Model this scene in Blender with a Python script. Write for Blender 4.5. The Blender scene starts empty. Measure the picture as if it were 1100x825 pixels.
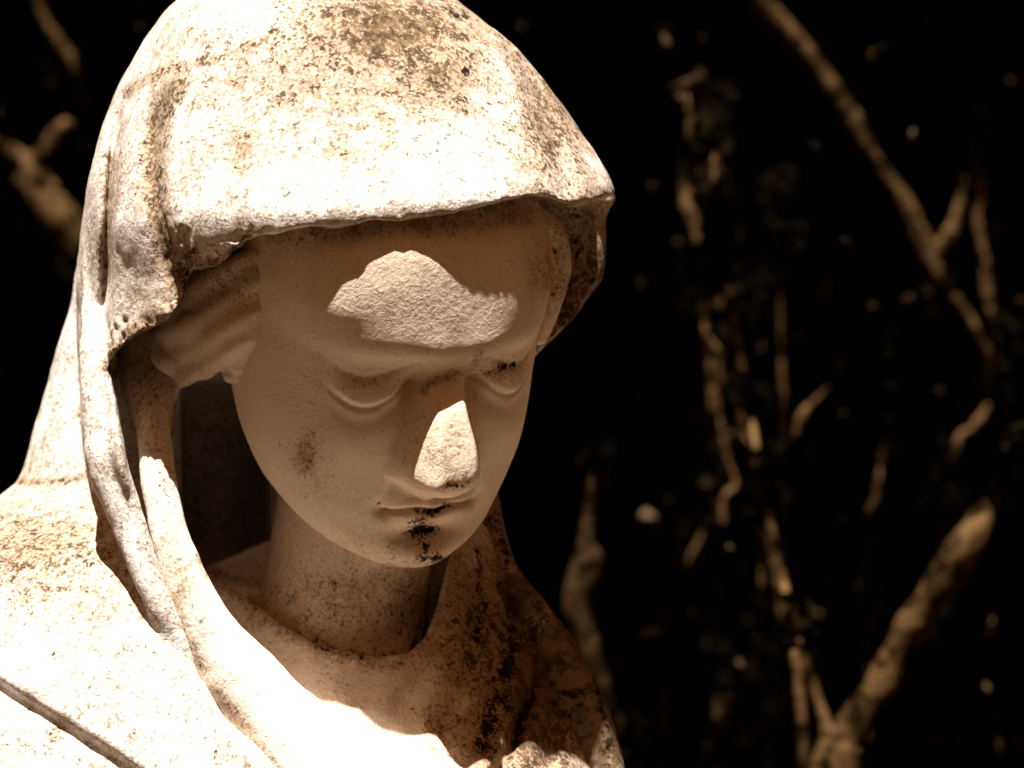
import bpy, math, random
import numpy as np
from mathutils import Vector, Matrix

# ------------------------------------------------------------------ camera
SC = bpy.context.scene
U = 0.0005                      # one sculpting unit in metres
DIST = 4000.0                   # camera to statue, in units
PITCH = math.radians(12.0)      # the camera looks down on the bowed head
CAM_LOC = Vector((0.0, 0.0, 2.15))
cam_d = bpy.data.cameras.new('camera')
cam_d.sensor_width = 36.0
cam_d.lens = 36.0 * DIST / 1100.0
cam_d.clip_start = 0.05
cam_d.clip_end = 500.0
cam_d.dof.use_dof = True
cam_d.dof.focus_distance = 1.93
cam_d.dof.aperture_fstop = 8.5
cam_o = bpy.data.objects.new('camera', cam_d)
SC.collection.objects.link(cam_o)
cam_o.location = CAM_LOC
cam_o.rotation_euler = (math.pi / 2 - PITCH, 0, 0)
SC.camera = cam_o

# ------------------------------------------------------------------ sky, sun, exposure
SUN_EL = math.radians(82.5)
SUN_AZ = math.radians(34.0)     # to the left of the camera, in front of the statue
sun_dir = Vector((-math.sin(SUN_AZ) * math.cos(SUN_EL), -math.cos(SUN_AZ) * math.cos(SUN_EL), math.sin(SUN_EL)))
world = bpy.data.worlds.new('World')
SC.world = world
world.use_nodes = True
wn = world.node_tree
wn.nodes.clear()
sky = wn.nodes.new('ShaderNodeTexSky')
sky.sky_type = 'NISHITA'
sky.sun_disc = False
sky.sun_elevation = SUN_EL
sky.sun_rotation = math.atan2(sun_dir.x, sun_dir.y)
bw = wn.nodes.new('ShaderNodeRGBToBW')
tint = wn.nodes.new('ShaderNodeMix')
tint.data_type = 'RGBA'
tint.blend_type = 'MULTIPLY'
tint.inputs[0].default_value = 1.0
tint.inputs[7].default_value = (1.0, 0.425, 0.14, 1)     # sepia toned sky light
bg = wn.nodes.new('ShaderNodeBackground')
bg.inputs[1].default_value = 0.062
wo = wn.nodes.new('ShaderNodeOutputWorld')
wn.links.new(sky.outputs[0], bw.inputs[0])
wn.links.new(bw.outputs[0], tint.inputs[6])
wn.links.new(tint.outputs[2], bg.inputs[0])
wn.links.new(bg.outputs[0], wo.inputs[0])
sun_d = bpy.data.lights.new('sun', 'SUN')
sun_d.energy = 5.0
sun_d.angle = math.radians(0.5)
sun_d.color = (1.0, 0.975, 0.93)
sun_o = bpy.data.objects.new('sun', sun_d)
SC.collection.objects.link(sun_o)
sun_o.rotation_euler = sun_dir.to_track_quat('Z', 'Y').to_euler()
sun_o.location = sun_dir * 20
SC.view_settings.view_transform = 'Standard'
SC.view_settings.look = 'None'
SC.view_settings.gamma = 1.0
SC.view_settings.use_curve_mapping = False
SC.view_settings.exposure = 1.58

# ------------------------------------------------------------------ helpers
def rx(t):
    c, s = math.cos(t), math.sin(t)
    return np.array([[1, 0, 0], [0, c, -s], [0, s, c]])
def ry(t):
    c, s = math.cos(t), math.sin(t)
    return np.array([[c, 0, s], [0, 1, 0], [-s, 0, c]])
def rz(t):
    c, s = math.cos(t), math.sin(t)
    return np.array([[c, -s, 0], [s, c, 0], [0, 0, 1]])
CAMR = rx(-PITCH)
CAML = np.array(CAM_LOC)
def view2world(V):              # view units (right, away, up) measured from the statue's centre
    V = np.asarray(V, float)
    return ((V + np.array([0, DIST, 0])) * U) @ CAMR.T + CAML
def pq2view(P):                 # (p, q, depth) sculpting coordinates -> view units
    P = np.asarray(P, float)
    k = (DIST + P[..., 2]) / DIST
    return np.stack([(P[..., 0] - 550) * k, P[..., 2], (412.5 - P[..., 1]) * k], -1)
def view2pq(V):
    k = DIST / (DIST + V[..., 1])
    return np.stack([550 + V[..., 0] * k, 412.5 - V[..., 2] * k, V[..., 1]], -1)
def at(p, q, m):                # a point m metres in front of the camera
    return Vector(view2world(np.array([(p - 550) * m / (DIST * U), m / U - DIST, (412.5 - q) * m / (DIST * U)])))

def smin(a, b, k):
    h = np.clip(0.5 + 0.5 * (b - a) / k, 0, 1)
    return b + (a - b) * h - k * h * (1 - h)
def smax(a, b, k):
    return -smin(-a, -b, k)
def G(x, s):
    return np.exp(-(x / s) ** 2)
def sstep(a, b, x):
    t = np.clip((x - a) / (b - a), 0, 1)
    return t * t * (3 - 2 * t)
def hermite(x, pts):            # smooth (cubic hermite) profile through points
    pts = sorted(pts)
    xs = np.array([p[0] for p in pts], float)
    ys = np.array([p[1] for p in pts], float)
    d = np.diff(ys) / np.diff(xs)
    m = np.zeros_like(ys)
    m[0], m[-1] = d[0], d[-1]
    for i in range(1, len(xs) - 1):
        if d[i - 1] * d[i] > 0:
            m[i] = 2 * d[i - 1] * d[i] / (d[i - 1] + d[i])
    x = np.clip(x, xs[0], xs[-1])
    i = np.clip(np.searchsorted(xs, x) - 1, 0, len(xs) - 2)
    h = xs[i + 1] - xs[i]
    t = (x - xs[i]) / h
    return ((2 * t ** 3 - 3 * t ** 2 + 1) * ys[i] + (t ** 3 - 2 * t ** 2 + t) * h * m[i]
            + (-2 * t ** 3 + 3 * t ** 2) * ys[i + 1] + (t ** 3 - t ** 2) * h * m[i + 1])

TAB = {}
def interp(x, pts):             # the same through a table, for millions of samples
    k = id(pts)
    if k not in TAB:
        lo, hi = min(p[0] for p in pts), max(p[0] for p in pts)
        TAB[k] = (lo, 4.0, hermite(np.arange(lo, hi + .26, .25), pts), pts)
    lo, n, t, _ = TAB[k]
    u = np.clip((x - lo) * n, 0, len(t) - 1.001)
    i = u.astype(np.int32)
    f = u - i
    return t[i] * (1 - f) + t[i + 1] * f

RNG = np.random.default_rng(7)
LAT = RNG.random((32, 32, 32)).astype(np.float32)
def vnoise(P, scale):           # value noise in 0..1
    Q = np.asarray(P) / scale
    i = np.floor(Q).astype(int)
    f = Q - i
    f = f * f * (3 - 2 * f)
    i &= 31
    j = (i + 1) & 31
    r = 0
    for a in (0, 1):
        for b in (0, 1):
            for c in (0, 1):
                w = ((f[..., 0] if a else 1 - f[..., 0]) * (f[..., 1] if b else 1 - f[..., 1]) * (f[..., 2] if c else 1 - f[..., 2]))
                r = r + w * LAT[(j if a else i)[..., 0], (j if b else i)[..., 1], (j if c else i)[..., 2]]
    return r

# maps over the (p, q) plane used to carve folds, edges and hollows into the stone
P0, Q0, PW, QH = -420, -120, 1300, 1300
GP, GQ = np.meshgrid(np.arange(P0, P0 + PW), np.arange(Q0, Q0 + QH), indexing='ij')
def bil(M, p, q):
    x = np.clip(p - P0, 0, PW - 1.001)
    y = np.clip(q - Q0, 0, QH - 1.001)
    i, j = x.astype(int), y.astype(int)
    fx, fy = x - i, y - j
    return (M[i, j] * (1 - fx) * (1 - fy) + M[i + 1, j] * fx * (1 - fy) + M[i, j + 1] * (1 - fx) * fy + M[i + 1, j + 1] * fx * fy)
def smooth(pts, n=6, closed=False):
    pts = np.array(pts, float)
    N = len(pts)
    out = []
    for k in range(N if closed else N - 1):
        a, b, c, d = [pts[(k + o) % N] if closed else pts[min(max(k + o, 0), N - 1)] for o in (-1, 0, 1, 2)]
        for t in np.arange(n) / n:
            out.append(0.5 * (2 * b + (c - a) * t + (2 * a - 5 * b + 4 * c - d) * t * t + (3 * b - a - 3 * c + d) * t ** 3))
    if not closed:
        out.append(pts[-1])
    return np.array(out)
def pl(pts, reach=90):          # distance, side (+ on the right hand walking along, q down), position 0..1
    pts = smooth(pts)
    D = np.full(GP.shape, 1e4, np.float32)
    S = np.zeros(GP.shape, np.float32)
    T = np.zeros(GP.shape, np.float32)
    n = len(pts) - 1
    for k in range(n):
        a, b = pts[k], pts[k + 1]
        lo = np.floor(np.minimum(a, b) - reach - (P0, Q0)).astype(int)
        hi = np.ceil(np.maximum(a, b) + reach - (P0, Q0)).astype(int) + 1
        lo = np.maximum(lo, 0)
        hi = np.minimum(hi, (PW, QH))
        if (hi <= lo).any():
            continue
        sl = (slice(lo[0], hi[0]), slice(lo[1], hi[1]))
        x, y = GP[sl] - a[0], GQ[sl] - a[1]
        e = b - a
        t = np.clip((x * e[0] + y * e[1]) / max(e @ e, 1e-9), 0, 1)
        d = np.hypot(x - t * e[0], y - t * e[1])
        m = d < D[sl]
        D[sl][m] = d[m]
        S[sl][m] = np.sign(e[0] * y - e[1] * x)[m]
        T[sl][m] = ((k + t) / n)[m]
    return D, S, T
def taper(T, a=0.15, b=0.15):
    return sstep(0, a, T) * sstep(0, b, 1 - T) if a > 0 and b > 0 else (sstep(0, a, T) if a > 0 else (sstep(0, b, 1 - T) if b > 0 else 1.0))
def crease(M, pts, w, depth, a=.15, b=.15):
    D, S, T = pl(pts, w * 3)
    M += depth * np.exp(-(D / w) ** 2) * (D < 1e3) * taper(T, a, b)
def step(M, pts, height, w, decay, a=.1, b=.1):    # right-hand side pushed in along the line, fading away from it
    D, S, T = pl(pts, decay * 2.5)
    s = D * S
    M += height * np.where(s > 0, 1 - np.exp(-(s / w) ** 2), 0) * np.exp(-(D / decay) ** 2) * (D < 1e3) * taper(T, a, b)
def poly_sd(pts):               # signed distance to a closed outline, negative inside
    pts = np.array(pts, float)
    D = np.full(GP.shape, 1e9, np.float32)
    ins = np.zeros(GP.shape, bool)
    for a, b in zip(pts, np.roll(pts, -1, 0)):
        e = b - a
        x, y = GP - a[0], GQ - a[1]
        t = np.clip((x * e[0] + y * e[1]) / max(e @ e, 1e-9), 0, 1)
        D = np.minimum(D, (x - t * e[0]) ** 2 + (y - t * e[1]) ** 2)
        if b[1] != a[1]:
            c = ((a[1] > GQ) != (b[1] > GQ)) & (GP < (b[0] - a[0]) * (GQ - a[1]) / (b[1] - a[1]) + a[0])
            ins ^= c
    D = np.sqrt(D)
    return np.where(ins, -D, D).astype(np.float32)

# ------------------------------------------------------------------ implicit surface -> mesh
def polygonise(f, lo, hi, h, B=8):
    lo, hi = np.array(lo, float), np.array(hi, float)
    nb = np.ceil((hi - lo) / (h * B)).astype(int)
    n = nb * B + 1
    cc = np.stack(np.meshgrid(*[lo[a] + (np.arange(nb[a]) + .5) * h * B for a in range(3)], indexing='ij'), -1)
    fc = f(cc.reshape(-1, 3)).reshape(nb)
    F = np.empty(n, np.float32)
    rep = fc.repeat(B, 0).repeat(B, 1).repeat(B, 2)
    F[:-1, :-1, :-1] = rep
    F[-1], F[:, -1], F[:, :, -1] = 50, 50, 50
    act = np.argwhere(np.abs(fc) < h * B * 2.0)
    loc = np.stack(np.meshgrid(*[np.arange(B + 1)] * 3, indexing='ij'), -1).reshape(-1, 3)
    for s in range(0, len(act), 2000):
        idx = (act[s:s + 2000, None, :] * B + loc[None]).reshape(-1, 3)
        F[idx[:, 0], idx[:, 1], idx[:, 2]] = f(lo + idx * h)
    ins = F < 0
    c = np.zeros(n - 1, np.int8)
    for a in (0, 1):
        for b in (0, 1):
            for d in (0, 1):
                c += ins[a:n[0] - 1 + a, b:n[1] - 1 + b, d:n[2] - 1 + d]
    cells = np.argwhere((c > 0) & (c < 8))
    vid = np.full(n - 1, -1, np.int32)
    vid[cells[:, 0], cells[:, 1], cells[:, 2]] = np.arange(len(cells))
    acc = np.zeros((len(cells), 3))
    cnt = np.zeros(len(cells))
    for ax in range(3):
        o1, o2 = [k for k in range(3) if k != ax]
        for i in (0, 1):
            for j in (0, 1):
                s0 = np.zeros(3, int)
                s0[o1], s0[o2] = i, j
                s1 = s0.copy()
                s1[ax] = 1
                a_, b_ = cells + s0, cells + s1
                fa, fb = F[a_[:, 0], a_[:, 1], a_[:, 2]], F[b_[:, 0], b_[:, 1], b_[:, 2]]
                m = (fa < 0) != (fb < 0)
                t = np.where(m, fa / np.where(m, fa - fb, 1), 0)
                p = s0 + t[:, None] * (s1 - s0)
                acc[m] += p[m]
                cnt[m] += 1
    V = lo + (cells + acc / cnt[:, None]) * h
    quads = []
    for ax in range(3):
        o1, o2 = [(1, 2), (2, 0), (0, 1)][ax]
        A = ins.take(range(n[ax] - 1), ax)
        Bq = ins.take(range(1, n[ax]), ax)
        e = np.argwhere(A != Bq)
        e = e[(e[:, o1] > 0) & (e[:, o2] > 0) & (e[:, o1] < n[o1] - 1) & (e[:, o2] < n[o2] - 1)]
        flip = ~ins[e[:, 0], e[:, 1], e[:, 2]]
        q = []
        for d1, d2 in ((0, 0), (1, 0), (1, 1), (0, 1)):
            k = e.copy()
            k[:, o1] -= 1 - d1
            k[:, o2] -= 1 - d2
            q.append(vid[k[:, 0], k[:, 1], k[:, 2]])
        q = np.stack(q, 1)
        q[flip] = q[flip][:, ::-1]
        quads.append(q)
    quads = np.concatenate(quads)
    quads = quads[(quads >= 0).all(1)]
    # project onto the surface
    for _ in range(2):
        f0 = f(V)
        e = h * 0.3
        g = np.stack([(f(V + np.eye(3)[a] * e) - f(V - np.eye(3)[a] * e)) / (2 * e) for a in range(3)], 1)
        g2 = np.maximum((g * g).sum(1), .05)
        mv = -(f0 / g2)[:, None] * g
        L = np.linalg.norm(mv, axis=1)
        V = V + mv * np.minimum(1, h * .5 / np.maximum(L, 1e-6))[:, None] * .8
    return V, quads

def mesh_obj(name, V, F, mat, parent=None, attrs=None, smooth_shade=True):
    me = bpy.data.meshes.new(name)
    V = np.asarray(V, np.float32)
    F = np.asarray(F, np.int32)
    me.vertices.add(len(V))
    me.vertices.foreach_set('co', V.ravel())
    k = F.shape[1]
    me.loops.add(F.size)
    me.loops.foreach_set('vertex_index', F.ravel())
    me.polygons.add(len(F))
    me.polygons.foreach_set('loop_start', np.arange(0, F.size, k, dtype=np.int32))
    me.polygons.foreach_set('use_smooth', np.full(len(F), smooth_shade))
    me.update(calc_edges=True)
    for an, av in (attrs or {}).items():
        at_ = me.attributes.new(an, 'FLOAT', 'POINT')
        at_.data.foreach_set('value', np.asarray(av, np.float32))
    me.validate()
    if mat:
        me.materials.append(mat)
    o = bpy.data.objects.new(name, me)
    SC.collection.objects.link(o)
    if parent:
        o.parent = parent
        o.matrix_parent_inverse = parent.matrix_world.inverted()
    return o
def tag(o, label=None, cat=None, group=None, kind=None):
    for k, v in (('label', label), ('category', cat), ('group', group), ('kind', kind)):
        if v:
            o[k] = v
    return o

# ------------------------------------------------------------------ materials
class Nodes:                     # short-hand for building node trees
    def __init__(self, name):
        self.m = bpy.data.materials.new(name)
        self.m.use_nodes = True
        self.t = self.m.node_tree
        self.b = self.t.nodes['Principled BSDF']
        self.co = self.t.nodes.new('ShaderNodeTexCoord').outputs['Object']
    def put(self, sock, v):
        if isinstance(v, bpy.types.NodeSocket):
            self.t.links.new(v, sock)
        else:
            sock.default_value = v
    def math(self, op, a, b=0.0, clamp=False):
        n = self.t.nodes.new('ShaderNodeMath')
        n.operation, n.use_clamp = op, clamp
        self.put(n.inputs[0], a)
        self.put(n.inputs[1], b)
        return n.outputs[0]
    def noise(self, scale, detail=4, rough=.55, dist=0.0, off=None, stretch=None):
        v = self.co
        if off or stretch:
            mp = self.t.nodes.new('ShaderNodeMapping')
            self.put(mp.inputs[0], v)
            mp.inputs[1].default_value = off or (0, 0, 0)
            mp.inputs[3].default_value = stretch or (1, 1, 1)
            v = mp.outputs[0]
        n = self.t.nodes.new('ShaderNodeTexNoise')
        self.put(n.inputs['Vector'], v)
        n.inputs['Scale'].default_value = scale
        n.inputs['Detail'].default_value = detail
        n.inputs['Roughness'].default_value = rough
        n.inputs['Distortion'].default_value = dist
        return n.outputs[0]
    def voronoi(self, scale, feature='F1'):
        n = self.t.nodes.new('ShaderNodeTexVoronoi')
        n.feature = feature
        self.put(n.inputs['Vector'], self.co)
        n.inputs['Scale'].default_value = scale
        return n.outputs['Distance']
    def ramp(self, v, lo, hi):
        n = self.t.nodes.new('ShaderNodeMapRange')
        n.interpolation_type = 'SMOOTHSTEP'
        self.put(n.inputs[0], v)
        self.put(n.inputs[1], lo)
        self.put(n.inputs[2], hi)
        return n.outputs[0]
    def mix(self, f, a, b):
        n = self.t.nodes.new('ShaderNodeMix')
        n.data_type = 'RGBA'
        self.put(n.inputs[0], f)
        for s_, v in ((6, a), (7, b)):
            self.put(n.inputs[s_], (*v, 1) if isinstance(v, tuple) else v)
        return n.outputs[2]
    def attr(self, name):
        n = self.t.nodes.new('ShaderNodeAttribute')
        n.attribute_name = name
        return n.outputs['Fac']
    def bump(self, h, strength, dist):
        n = self.t.nodes.new('ShaderNodeBump')
        n.inputs['Strength'].default_value = strength
        n.inputs['Distance'].default_value = dist
        self.put(n.inputs['Height'], h)
        self.t.links.new(n.outputs[0], self.b.inputs['Normal'])
    def done(self, col, rough=.95, spec=.08):
        self.put(self.b.inputs['Base Color'], col)
        self.b.inputs['Roughness'].default_value = rough
        self.b.inputs['Specular IOR Level'].default_value = spec
        return self.m
def stone_material(name, light, tan):
    n = Nodes(name)
    M = n.math
    dirt_shade, stain = n.attr('dirt_shade'), n.attr('stain')
    big = n.noise(26, 6, .62, .4)
    mid = n.noise(120, 6, .68, .5, off=(3, 1, 7))
    fine = n.noise(520, 5, .7, .3, off=(1, 8, 2))
    pit = n.noise(260, 3, .6, 1.2, off=(9, 4, 5))
    # tan weathering film: broad patches broken by finer grain
    film = n.ramp(M('ADD', M('ADD', M('MULTIPLY', big, .55), M('MULTIPLY', mid, .55)), M('MULTIPLY', dirt_shade, .42)), .60, .98)
    col = n.mix(film, light, tan)
    run = n.noise(85, 5, .6, .2, off=(2, 6, 4), stretch=(1, 1, .13))
    col = n.mix(M('MULTIPLY', n.ramp(run, .5, .72), M('ADD', .12, M('MULTIPLY', dirt_shade, .7), True)), col, (.33, .24, .165))
    grime = n.ramp(M('ADD', dirt_shade, M('MULTIPLY', M('SUBTRACT', mid, .5), .9)), .95, 1.5)
    col = n.mix(M('MULTIPLY', grime, .9), col, n.mix(n.ramp(fine, .38, .64), (.16, .105, .058), (.04, .025, .013)))
    grain = n.ramp(fine, .36, .66)
    col = n.mix(M('MULTIPLY', grain, M('ADD', .2, M('MULTIPLY', dirt_shade, .8), True)), col, (.30, .20, .125))
    # chalky scuffs
    scuff = n.ramp(M('SUBTRACT', n.noise(60, 4, .6, .8, off=(5, 5, 1)), M('MULTIPLY', M('GREATER_THAN', dirt_shade, .8), .3)), .68, .73)
    col = n.mix(M('MULTIPLY', scuff, .8), col, (.82, .77, .68))
    # lichen specks, crowding where the painted density is high
    sp = M('ADD', M('ADD', M('MULTIPLY', pit, .40), M('ADD', M('MULTIPLY', mid, .28), M('MULTIPLY', fine, .34))), M('MULTIPLY', dirt_shade, .15))
    speck = n.ramp(sp, .655, .70)
    crumb = n.ramp(M('ADD', sp, M('MULTIPLY', M('SUBTRACT', big, .5), .12)), .585, .64)
    col = n.mix(M('MULTIPLY', crumb, .62), col, n.mix(n.ramp(fine, .40, .62), (.37, .265, .18), (.19, .122, .07)))
    col = n.mix(M('MULTIPLY', speck, .9), col, n.mix(n.ramp(mid, .42, .60), (.15, .090, .042), (.035, .021, .010)))
    # black crust
    cr = M('ADD', stain, M('MULTIPLY', M('SUBTRACT', M('ADD', M('MULTIPLY', mid, .55), M('MULTIPLY', fine, .45)), .5), 2.6))
    crust = n.ramp(cr, .42, .68)
    col = n.mix(crust, col, (.012, .007, .004))
    h = M('ADD', M('ADD', M('MULTIPLY', fine, .5), M('MULTIPLY', pit, .8)), M('MULTIPLY', mid, 1.0))
    h = M('SUBTRACT', h, M('MULTIPLY', speck, .25))
    h = M('ADD', h, M('MULTIPLY', crust, .5))
    h = M('MULTIPLY', h, M('ADD', .6, M('MULTIPLY', dirt_shade, 1.0), True))
    n.bump(h, .6, .0016)
    return n.done(col)
STONE = stone_material('weathered_stone', (.77, .60, .44), (.46, .305, .18))  # warm copy: brown tone of the shaded face put into the colour
VEILSTONE = stone_material('sunlit_stone', (.79, .74, .68), (.42, .325, .24))  # neutral copy, toned for the sunlit hood
ROBESTONE = stone_material('robe_stone', (.78, .665, .55), (.44, .305, .19))

# lichen, grime and some painted shade, as two densities per vertex: film with shade lines and 'stain' (black crust)
def paint(*marks):
    M = np.zeros(GP.shape, np.float32)
    for m in marks:
        if m[0] == 'blob':
            _, p, q, rp, rq, v = m
            B = v * np.exp(-((GP - p) / rp) ** 2 - ((GQ - q) / rq) ** 2)
        else:
            _, pts, w, v = m
            D, S, T = pl(pts, w * 3)
            B = v * np.exp(-(D / w) ** 2) * (D < 1e3)
        M = M + B if v < 0 else np.maximum(M, B)
    return M
def growth_shade(base, dirt_shade, stain):
    D, S = paint(*dirt_shade), paint(*stain)
    def g(V, F):
        N = normals(V, F)
        P = view2pq(V)
        face = sstep(.35, -.05, N[:, 1])
        return {'dirt_shade': base + (bil(D, P[:, 0], P[:, 1]) - 0) * face, 'stain': bil(S, P[:, 0], P[:, 1]) * face}
    return g

# ------------------------------------------------------------------ the statue: head
HEAD_C = (402.0, 341.0)
HR = rx(math.radians(14)) @ rz(math.radians(27)) @ rx(math.radians(12)) @ ry(math.radians(1.5))
HO = np.array([HEAD_C[0] - 550, 0, 412.5 - HEAD_C[1]])
def head2view(L):
    return np.stack([L[..., 0], -L[..., 2], L[..., 1]], -1) @ HR.T + HO
def view2head(V):
    b = (V - HO) @ HR
    return np.stack([b[..., 0], b[..., 2], -b[..., 1]], -1)

W_PTS = [(-228, 10), (-222, 38), (-212, 66), (-195, 94), (-170, 120), (-140, 140), (-100, 154), (-60, 160), (-20, 163), (30, 165), (80, 165), (130, 158), (180, 130), (215, 85), (240, 20)]
P_PTS = [(-228, 140), (-222, 158), (-210, 171), (-190, 178), (-165, 176), (-140, 180), (-110, 184), (-60, 186), (0, 187), (22, 190), (46, 197), (66, 193), (90, 187), (120, 178), (150, 165), (190, 126), (220, 85), (240, 20)]
ZC_PTS = [(-228, 110), (-215, 95), (-180, 72), (-140, 48), (-100, 28), (-50, 12), (0, 5), (240, 0)]
Q_PTS = [(-228, 80), (-215, 30), (-190, -10), (-150, -50), (-100, -85), (-50, -130), (0, -165), (60, -190), (130, -180), (190, -130), (225, -70), (240, -20)]

NOSE_H = [(-118, 0), (-111, 12), (-104, 32), (-96, 49), (-86, 60), (-74, 64), (-60, 60), (-30, 44), (-6, 30), (8, 17), (20, 7), (40, 2), (60, 1), (80, 0)]
NOSE_W = [(-116, 36), (-95, 57), (-80, 55), (-50, 44), (-20, 34), (10, 29), (35, 28), (60, 34), (80, 40)]
NOSE_R = [(-116, .5), (-80, .55), (-50, .7), (0, .75), (60, .5)]
def lash(ax):                   # line of the closed lids
    return -2 - 17 * G(ax - 88, 30) + 7 * sstep(100, 128, ax) + 9 * sstep(72, 34, ax)
def face_relief(x, y):
    ax = np.abs(x)
    d = 0
    # sockets
    d = d - 10 * np.exp(-((ax - 64) / 44) ** 2 - ((y - 6) / 30) ** 2) - 18 * np.exp(-((ax - 33) / 15) ** 2 - ((y - 0) / 22) ** 2)
    # brow ridge
    by = 52 - ((ax - 62) / 62) ** 2 * 16
    d = d + 3 * G(y - by, 22) * sstep(140, 95, ax) * sstep(0, 30, ax)
    # eyeball under the lids
    e = ((ax - 76) / 43) ** 2 + ((y + 3) / 27) ** 2
    d = d + 9 * np.exp(-e * 1.0) - 2
    # upper lid edge lies over the lower lid, with a crease above it
    ll = lash(ax)
    inr = sstep(24, 38, ax) * sstep(126, 106, ax)
    d = d + 3.6 * sstep(-5, 5, y - ll) * G(np.maximum(y - ll, 0), 26) * inr
    d = d - 2.6 * G(y - ll + 4, 4) * inr
    d = d - 2.5 * G(y - (ll + 30 - 4 * ((ax - 75) / 40) ** 2), 5) * sstep(30, 45, ax) * sstep(122, 105, ax)
    d = d - 1.5 * G(y - (ll - 20), 9) * inr
    d = d - 4 * np.exp(-((ax - 52) / 22) ** 2 - ((y + 24) / 13) ** 2)
    # cheekbone, cheek
    d = d + 7 * np.exp(-((ax - 92) / 40) ** 2 - ((y + 62) / 34) ** 2)
    d = d - 5 * np.exp(-((ax - 105) / 30) ** 2 - ((y + 135) / 35) ** 2)
    # naso-labial fold
    fx = 40 + (-95 - y) * .45
    d = d - 4.0 * G(ax - fx, 9) * sstep(-150, -130, y) * sstep(-84, -96, y)
    # nose
    H = interp(y + 12 * G(x + 6, 24) - 3, NOSE_H) * .93
    Wn = interp(y, NOSE_W)
    axn = np.abs(x + 6 * sstep(70, 30, y))
    t = axn / Wn
    ridge = interp(y, NOSE_R)
    d = d + H * (1 - sstep(ridge * .55, 1.0, t) * 1.0)
    # wings of the nose
    d = d + 13 * np.exp(-((ax - 35) / 11) ** 2 - ((y + 88) / 15) ** 2)
    d = d - 9 * np.exp(-((ax - 18) / 9) ** 2 - ((y + 106) / 7) ** 2)
    # mouth
    d = d + 7 * np.exp(-(ax / 62) ** 2 - ((y + 143) / 30) ** 2)
    up = -140 + 2.5 * G(ax - 0, 10) * -1 + 2.0 * G(ax - 17, 13) - 3 * sstep(25, 52, ax)
    d = d + 4 * np.exp(-((y - (up + 8)) / 7.5) ** 2) * sstep(50, 16, ax) * (1 - .35 * G(ax, 7))
    d = d + 4.5 * np.exp(-((y - (up - 10)) / 8.5) ** 2) * sstep(48, 10, ax)
    d = d - 6.5 * G(y - up, 3.4) * sstep(58, 44, ax)
    d = d - 7 * np.exp(-((ax - 53) / 9) ** 2 - ((y + 143) / 9) ** 2)
    d = d - 5 * np.exp(-(ax / 6) ** 2 - ((y + 118) / 9) ** 2)
    # hollow under the lip, ball of the chin
    d = d - 9 * np.exp(-(ax / 36) ** 2 - ((y + 172) / 10) ** 2)
    d = d + 11 * np.exp(-(ax / 34) ** 2 - ((y + 199) / 20) ** 2)
    return d
NECK_A, NECK_B = np.array([405., 430., 56.]), np.array([350., 760., 118.])
NA, NB = pq2view(NECK_A), pq2view(NECK_B)
def f_head(V):
    L = view2head(V)
    x, y, z = L[:, 0], L[:, 1], L[:, 2]
    yc = np.clip(y, -227, 239)
    w, p, q, zc = interp(yc, W_PTS), interp(yc, P_PTS), interp(yc, Q_PTS), interp(yc, ZC_PTS)
    zz = z - face_relief(x, y) * sstep(20, 110, z)
    dz = zz - zc
    b = np.where(dz > 0, p - zc, zc - q)
    n = np.where(dz > 0, 2.25 + .45 * sstep(30, 90, y), 2.0)
    r = ((np.abs(x) / w) ** n + (np.abs(dz) / b) ** n) ** (1 / n)
    f = (r - 1) * np.minimum(w, b) * .9
    f = np.maximum(f, np.abs(y - 6) - 234)
    # neck
    d = NB - NA
    t = np.clip(((V - NA) @ d) / (d @ d), 0, 1)
    dn = np.linalg.norm(V - NA - t[:, None] * d, axis=1) - (90 + 14 * sstep(.5, 1, t))
    return smin(f, dn, 26)

statue = bpy.data.objects.new('madonna_statue', None)
SC.collection.objects.link(statue)
statue.location = view2world(np.array([-200, 150, 0])) * np.array([1, 1, 0]) + np.array([0, 0, .35])
bpy.context.view_layer.update()
tag(statue, 'weathered pale stone bust of a veiled woman with bowed head and lowered eyes', 'statue')
def normals(V, F):
    a = V[F[:, 2]] - V[F[:, 0]]
    b = V[F[:, 3]] - V[F[:, 1]]
    n = np.cross(a, b)
    N = np.zeros_like(V)
    for k in range(4):
        for c in range(3):
            N[:, c] += np.bincount(F[:, k], n[:, c], len(V))
    return N / np.maximum(np.linalg.norm(N, axis=1, keepdims=True), 1e-9)
def carve(name, f, lo, hi, h):
    return polygonise(f, lo, hi, h)
def stone_part(name, f, lo, hi, h, rough=((40, 3), (15, 1.6)), attrs=None, mat=None, chips=None):
    V, F = carve(name, f, lo, hi, h)
    a = attrs(V, F) if attrs else None
    N = normals(V, F)
    d = sum((vnoise(V + 13 * k, sc) - .5) * am for k, (sc, am) in enumerate(rough))
    if chips is not None:       # knocks and flaking along worn edges
        P = view2pq(V)
        d = d - bil(chips, P[:, 0], P[:, 1]) * (np.maximum(0, vnoise(V + 5, 9) - .42) * 17 + (vnoise(V + 2, 5) - .5) * 3) * sstep(.5, .1, N[:, 1])
    V = V + N * np.broadcast_to(d, len(V))[:, None]
    return mesh_obj(name, view2world(V), F, mat or STONE, statue, a)
HC = HO
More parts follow.
